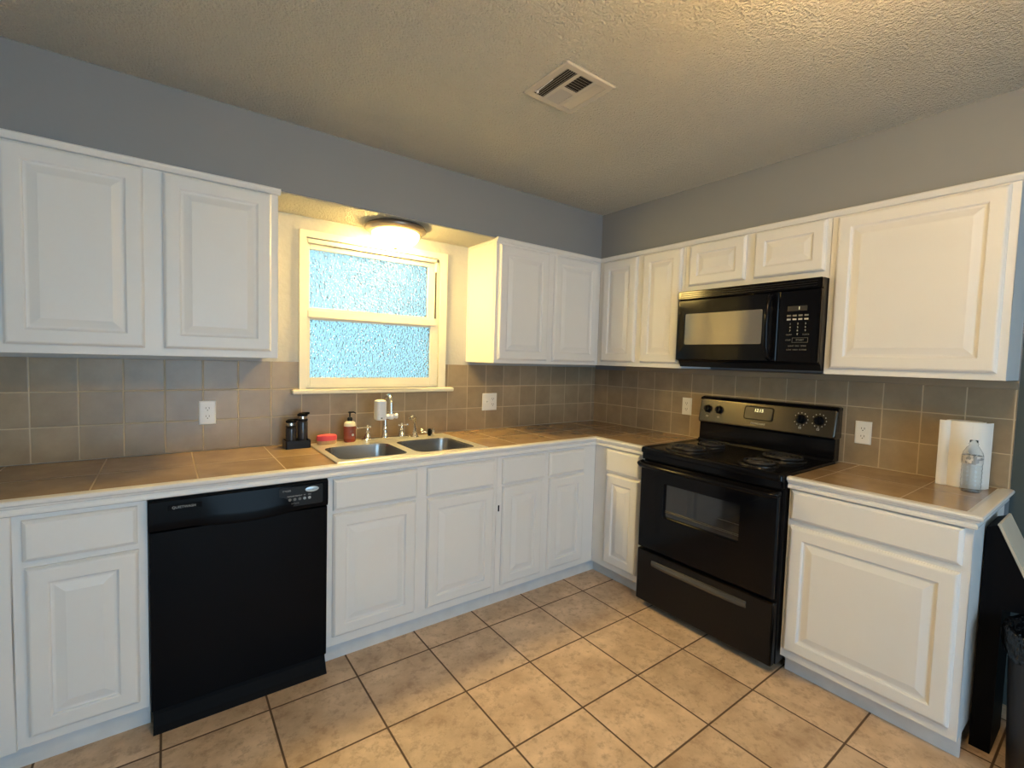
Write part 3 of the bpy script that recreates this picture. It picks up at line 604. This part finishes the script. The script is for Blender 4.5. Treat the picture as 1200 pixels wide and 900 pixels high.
fa = thing('faucet', 'chrome bridge faucet with curved spout and two lever handles behind the sink', 'faucet', (-1.835, -0.125, DZ))
FY = -0.125
b = MB(); b.loft([[Vector((x, y, z)) for x, y in rrect(-1.975 + i, -1.695 - i, FY - 0.028 + i, FY + 0.028 - i, 0.027 - i)] for i, z in ((0, DZ), (0, DZ + 0.008), (0.004, DZ + 0.012), (0.008, DZ + 0.013))]); b.build('base_plate', 'chrome', fa, True)
b = MB(); sxx = -1.838
b.lathe((sxx, FY, DZ + 0.012), [(0.022, 0), (0.021, 0.01), (0.015, 0.02), (0.012, 0.04), (0.015, 0.047), (0.015, 0.053), (0.010, 0.06), (0.010, 0.07)], 20)
arc = [(sxx, FY, DZ + 0.07), (sxx, FY, 1.12)] + [(sxx, FY - 0.043 + 0.043 * math.cos(a), 1.13 + 0.046 * math.sin(a)) for a in [math.radians(q) for q in range(10, 171, 16)]] + [(sxx, FY - 0.086, 1.12), (sxx, FY - 0.087, 1.083)]
b.tube(arc, 0.0095, 14); b.lathe((sxx, FY - 0.087, 1.075), [(0.012, 0), (0.0125, 0.012), (0.010, 0.016)], 16); b.build('spout', 'chrome', fa, True)
def handle(x, levers):
    b = MB(); b.lathe((x, FY, DZ + 0.012), [(0.022, 0), (0.021, 0.008), (0.015, 0.020), (0.013, 0.030), (0.016, 0.034), (0.013, 0.040), (0.009, 0.046), (0.009, 0.058), (0.012, 0.061), (0.009, 0.070), (0.004, 0.076)], 18)
    for dx, dy, r in levers:
        e = (x + dx, FY + dy, DZ + 0.076); b.tube([(x, FY, DZ + 0.074), (x + dx * .7, FY + dy * .7, DZ + 0.075), e], [0.0045, 0.0042, 0.005], 10)
        b.lathe((e[0], e[1], e[2]), [(0, -r), (r * .8, -r * .6), (r, 0), (r * .8, r * .6), (0, r)], 12)
    b.build('handle', 'chrome', fa, True)
handle(-1.940, [(-0.062, -0.012, 0.007), (0.016, 0.003, 0.007)]); handle(-1.737, [(-0.020, -0.010, 0.007), (0.034, -0.004, 0.008)])
sy = thing('side_sprayer', 'chrome side sprayer with bent head right of the faucet', 'sprayer', (-1.655, FY, DZ))
b = MB(); b.lathe((-1.655, FY, DZ), [(0.024, 0), (0.023, 0.006), (0.016, 0.012), (0.014, 0.022), (0.017, 0.026), (0.012, 0.032)], 18); b.build('base', 'chrome', sy, True)
b = MB(); b.tube([(-1.655, FY, DZ + 0.030), (-1.655, FY, DZ + 0.085), (-1.657, FY - 0.002, DZ + 0.110), (-1.668, FY - 0.010, DZ + 0.123), (-1.682, FY - 0.020, DZ + 0.123), (-1.692, FY - 0.028, DZ + 0.114)], [0.010, 0.011, 0.012, 0.0115, 0.012, 0.015], 14); b.build('spray_head', 'chrome', sy, True)

wf = thing('water_filter', 'white water filter cartridge clipped on the faucet spout', 'water filter', (-1.895, -0.205, 1.046))
b = MB(); b.loft([[Vector((x, y, z)) for x, y in rrect(-1.930 + i, -1.872 - i, -0.245 + i, -0.180 - i, 0.020 - i * .5)] for i, z in ((0.008, 1.044), (0.002, 1.048), (0, 1.056), (0, 1.146), (0.003, 1.152), (0.012, 1.155))]); fb = b.build('cartridge', 'white_plastic', wf, True)
b = MB(); b.box(-1.910, -1.900, -0.2455, -0.2440, 1.055, 1.061); b.build('indicator', 'slot', fb)
b = MB(); b.tube([(-1.874, -0.212, 1.062), (-1.84, -0.212, 1.062), (-1.812, -0.212, 1.063)], [0.011, 0.016, 0.011], 14); b.lathe((-1.838, -0.212, 1.045), [(0.010, 0), (0.018, 0.008), (0.019, 0.022), (0.014, 0.032)], 18); b.build('adapter', 'white_plastic', wf, True)
b = MB(); b.lathe((-1.815, -0.212, 1.063), [(0.010, 0), (0.015, 0.002), (0.015, 0.012), (0.010, 0.015), (0, 0.0155)], 16, (1, -0.3, 0)); b.build('selector_knob', 'white_plastic', wf, True)

kn = thing('strainer', 'black and chrome basket strainer lying on the sink rim behind the right bowl', 'strainer', (-1.555, -0.135, DZ))
b = MB(); b.lathe((-1.575, -0.135, DZ + 0.022), [(0.012, 0), (0.022, 0.004), (0.022, 0.018), (0.012, 0.022)], 16, (1, -0.45, 0)); b.build('rubber_stopper', 'black_matte', kn, True)
b = MB()
for i in range(8):
    a = 2 * math.pi * i / 8; ux, uy = 0.41, 0.91
    p0 = Vector((-1.546, -0.150, DZ + 0.024)); d = Vector((ux * math.cos(a), uy * math.cos(a), math.sin(a)))
    b.tube([p0 + d * 0.004, p0 + d * 0.014, p0 + d * 0.020 + Vector((0.008, -0.004, 0))], [0.004, 0.005, 0.0035], 8)
b.lathe((-1.556, -0.146, DZ + 0.024), [(0.012, 0), (0.016, 0.004), (0.014, 0.010), (0.006, 0.014)], 16, (1, -0.45, 0)); b.build('basket', 'chrome', kn, True)
b = MB(); b.tube([(-1.578, -0.134, DZ + 0.022), (-1.596, -0.126, DZ + 0.026), (-1.606, -0.122, DZ + 0.030)], [0.006, 0.005, 0.009], 10)
for a in range(5):
    q = 2 * math.pi * a / 5; b.lathe((-1.606, -0.122 + 0.012 * math.cos(q), DZ + 0.030 + 0.012 * math.sin(q)), [(0, -0.005), (0.005, 0), (0, 0.005)], 8)
b.build('stem', 'chrome', kn, True)

# soap bottle
sb = thing('soap_bottle', 'red-amber hand soap bottle with black pump behind the left bowl', 'soap bottle', (-2.036, -0.115, DZ))
c = (-2.036, -0.115, DZ)
b = MB(); b.lathe(c, [(0.026, 0), (0.030, 0.004), (0.030, 0.082), (0.030, 0.086)], 28, sc=(1.08, 0.85)); bo = b.build('bottle', 'amber', sb, True)
b = MB(); b.lathe(c, [(0.0302, 0.018), (0.0304, 0.019), (0.0304, 0.083), (0.0302, 0.084)], 28, sc=(1.08, 0.85), cap0=False, cap1=False); lb = b.build('paper_label', 'label_red', bo, True)
b = MB(); b.lathe((c[0] + 0.009, c[1] - 0.0245, c[2] + 0.040), [(0.0, 0), (0.007, 0), (0.007, 0.0015), (0, 0.002)], 16, (0.25, -1, 0)); b.build('label_emblem', 'plate', lb, False, 'pale round emblem')
b = MB()
for i in range(3): b.box(c[0] - 0.006, c[0] + 0.016, c[1] - 0.0268, c[1] - 0.0245, c[2] + 0.054 + i * 0.006, c[2] + 0.0555 + i * 0.006)
b.build('label_print', 'print_dim', lb)
b = MB(); b.lathe(c, [(0.0300, 0.0861), (0.0300, 0.096), (0.027, 0.106), (0.018, 0.113), (0.012, 0.115)], 28, sc=(1.08, 0.85)); b.build('clear_shoulder', 'clear_top', sb, True, 'cloudy clear shoulder')
b = MB(); b.lathe(c, [(0.014, 0.114), (0.014, 0.130), (0.010, 0.135), (0.0045, 0.137), (0.0045, 0.155), (0.008, 0.156), (0.009, 0.163), (0.006, 0.167)], 18); b.tube([(c[0], c[1], DZ + 0.162), (c[0] + 0.018, c[1] - 0.010, DZ + 0.163), (c[0] + 0.028, c[1] - 0.016, DZ + 0.157)], [0.005, 0.004, 0.003], 8); b.build('pump', 'black_satin', sb, True)
# scrub sponge
sg = thing('scrub_sponge', 'oval coral scrub sponge on the left corner of the sink rim', 'sponge', (-2.160, -0.125, DZ))
b = MB(); b.lathe((-2.160, -0.125, DZ), [(0.046, 0), (0.050, 0.002), (0.050, 0.018), (0.049, 0.0195)], 32, sc=(1, 0.62)); b.build('scrub_base', 'bristle', sg, True, 'tan bristly underside')
b = MB(); b.lathe((-2.160, -0.125, DZ + 0.0195), [(0.050, 0), (0.052, 0.003), (0.052, 0.020), (0.049, 0.026), (0.042, 0.028), (0, 0.0285)], 32, sc=(1, 0.62)); b.build('sponge_top', 'sponge', sg, True)
# twin bottles in a black tray
ty = thing('bottle_tray', 'black square tray holding two dark bottles, left of the sink', 'tray', (-2.305, -0.110, CT))
b = MB(); x0, x1, y0, y1 = -2.366, -2.246, -0.158, -0.062
b.loft([ring(x0, x1, y0, y1, 0.008, CT), ring(x0, x1, y0, y1, 0.008, CT + 0.040), ring(x0 + 0.003, x1 - 0.003, y0 + 0.003, y1 - 0.003, 0.006, CT + 0.040), ring(x0 + 0.003, x1 - 0.003, y0 + 0.003, y1 - 0.003, 0.006, CT + 0.004)]); b.build('tray', 'black_satin', ty, True)
def dark_bottle(label, x, y, h):
    t = thing('pump_bottle', label, 'bottle', (x, y, CT + 0.0045), 'dark bottles in the black tray'); z = CT + 0.0045; r = 0.0255
    b = MB(); b.lathe((x, y, z), [(r * .92, 0), (r, 0.003), (r, h - 0.05), (r * .96, h - 0.045), (r * .8, h - 0.04)], 24); b.build('bottle', 'tinted', t, True)
    b = MB(); b.lathe((x, y, z + h - 0.041), [(r * .98, 0), (r * 1.02, 0.002), (r * 1.02, 0.010), (r * .8, 0.012)], 24); b.build('collar', 'black_satin', t, True)
    b = MB(); b.lathe((x, y, z + h - 0.030), [(r * .72, 0), (r * .72, 0.014)], 20); b.build('neck', 'chrome', t, True, 'shiny clear neck band')
    b = MB(); b.lathe((x, y, z + h - 0.0165), [(r * .85, 0), (r * 1.0, 0.003), (r * .98, 0.010), (r * .6, 0.017), (r * .25, 0.019)], 24); b.tube([(x, y, z + h - 0.006), (x + 0.018, y - 0.014, z + h - 0.002), (x + 0.028, y - 0.022, z + h + 0.001)], [0.010, 0.008, 0.005], 10); b.build('pump_head', 'black_matte', t, True)
dark_bottle('shorter of the two dark bottles in the black tray', -2.3345, -0.117, 0.142)
dark_bottle('taller of the two dark bottles in the black tray', -2.277, -0.105, 0.172)

# ------------------------------------------------------------------ right worktop: paper towels, water bottle
pt = thing('paper_towel_roll', 'white paper towel roll standing on the short worktop with a loose sheet', 'paper towels', (-0.085, -2.248, CT))
pc = (-0.088, -2.250, CT)
b = MB(); b.lathe(pc, [(0.058, 0), (0.060, 0.002), (0.060, 0.277), (0.058, 0.279), (0.021, 0.279), (0.020, 0.276), (0.020, 0.004)], 40, cap0=True, cap1=True); b.build('roll', 'paper', pt, True)
def sheet(b, pts, h, th=0.0016):
    L = []
    for i, (x, y) in enumerate(pts):
        a = Vector(pts[max(i - 1, 0)]); c = Vector(pts[min(i + 1, len(pts) - 1)]); d = (c - a).normalized(); nrm = Vector((-d.y, d.x)) * th
        L.append([Vector((x, y, CT + 0.001)), Vector((x + nrm.x, y + nrm.y, CT + 0.001)), Vector((x + nrm.x, y + nrm.y, CT + h)), Vector((x, y, CT + h))])
    b.loft(L)
b = MB(); pts = []
for i in range(15):
    a = math.radians(285 - i * 10); pts.append((pc[0] + 0.0625 * math.cos(a), pc[1] + 0.0625 * math.sin(a)))
pts += [(pts[-1][0] - 0.010, pts[-1][1] + 0.010), (pts[-1][0] - 0.012, pts[-1][1] + 0.022), (pts[-1][0] - 0.008, pts[-1][1] + 0.034)]
sheet(b, pts, 0.281); b.build('loose_sheet', 'paper', pt, True)
b = MB(); pts = [(pc[0] - 0.055, pc[1] - 0.034), (pc[0] - 0.048, pc[1] - 0.052), (pc[0] - 0.034, pc[1] - 0.066), (pc[0] - 0.012, pc[1] - 0.078), (pc[0] + 0.02, pc[1] - 0.084)]
sheet(b, pts, 0.279); b.build('loose_sheet', 'paper', pt, True)
wbq = thing('water_bottle', 'clear empty plastic water bottle in front of the paper towels', 'bottle', (-0.190, -2.297, CT))
c = (-0.190, -2.297, CT); pr = [(0.022, 0.003), (0.028, 0), (0.032, 0.006)]
for i in range(6): pr += [(0.032, 0.014 + i * 0.018), (0.0300, 0.019 + i * 0.018), (0.032, 0.024 + i * 0.018)]
pr += [(0.0325, 0.128), (0.0325, 0.150), (0.030, 0.162), (0.020, 0.182), (0.0135, 0.190), (0.0135, 0.194), (0.016, 0.195), (0.016, 0.198), (0.0130, 0.199), (0.0130, 0.212)]
ir = [(max(r - 0.0007, .001), h + (0.0008 if i < 2 else 0)) for i, (r, h) in enumerate(pr)]
b = MB(); b.lathe(c, [(0.001, 0.003)] + pr + ir[::-1] + [(0.001, 0.0038)], 28); b.build('bottle', 'clear', wbq, 'all')
b = MB(); b.lathe(c, [(0.0329, 0.116), (0.0332, 0.117), (0.0332, 0.149), (0.0328, 0.150)], 28, cap0=False, cap1=False)
m, nt, bb = new_mat('bottle_label'); nz = remap(nt, noise(nt, 75, 2), 0.50, 0.53)
nt.links.new(mixc(nt, nz, (0.75, 0.73, 0.70), (0.30, 0.30, 0.30)), bb.inputs['Base Color']); bb.inputs['Roughness'].default_value = 0.3
bb.inputs['Alpha'].default_value = 0.75; b.build('label', m, wbq, True, 'pale printed wrap')

# ------------------------------------------------------------------ far right, beyond the cabinet end
tcn = thing('trash_can', 'dark brown trash can lined with a black bag at the right edge', 'trash can', (-0.45, -2.635, 0))
c = (-0.45, -2.635, 0)
b = MB(); b.lathe(c, [(0.145, 0), (0.150, 0.006), (0.172, 0.50), (0.178, 0.505), (0.178, 0.52), (0.168, 0.52), (0.146, 0.02)], 40); b.build('can', 'can', tcn, True)
b = MB(); L = []
for r, z in ((0.178, 0.435), (0.184, 0.47), (0.186, 0.515), (0.181, 0.530), (0.170, 0.528), (0.164, 0.50), (0.155, 0.40)):
    L.append([Vector((c[0] + (r + 0.004 * math.sin(j * 2.1) * (z > .44)) * math.cos(2 * math.pi * j / 48), c[1] + (r + 0.004 * math.sin(j * 2.1)) * math.sin(2 * math.pi * j / 48), z + 0.006 * math.sin(j * 1.7 + 1))) for j in range(48)])
b.loft(L, False, False); b.build('bin_bag', 'bag', tcn, True)
sbx = thing('leaning_board', 'black board with cream slanted edge leaning beside the cabinet end by the dark wall', 'board', (-0.31, -2.42, 0))
b = MB(); b.prism([(-2.3835, 0), (-2.3835, 0.836), (-2.413, 0.850), (-2.530, 0.580), (-2.530, 0.560), (-2.440, 0.545), (-2.440, 0)], -0.42, -0.20, 'nz'); b.build('panel', 'black_matte', sbx)
b = MB(); b.prism([(-2.4105, 0.851), (-2.413, 0.857), (-2.419, 0.856), (-2.538, 0.582), (-2.5305, 0.579)], -0.42, -0.20, 'nz'); b.build('edge_strip', 'cream_edge', sbx, False, 'cream slanted edge')
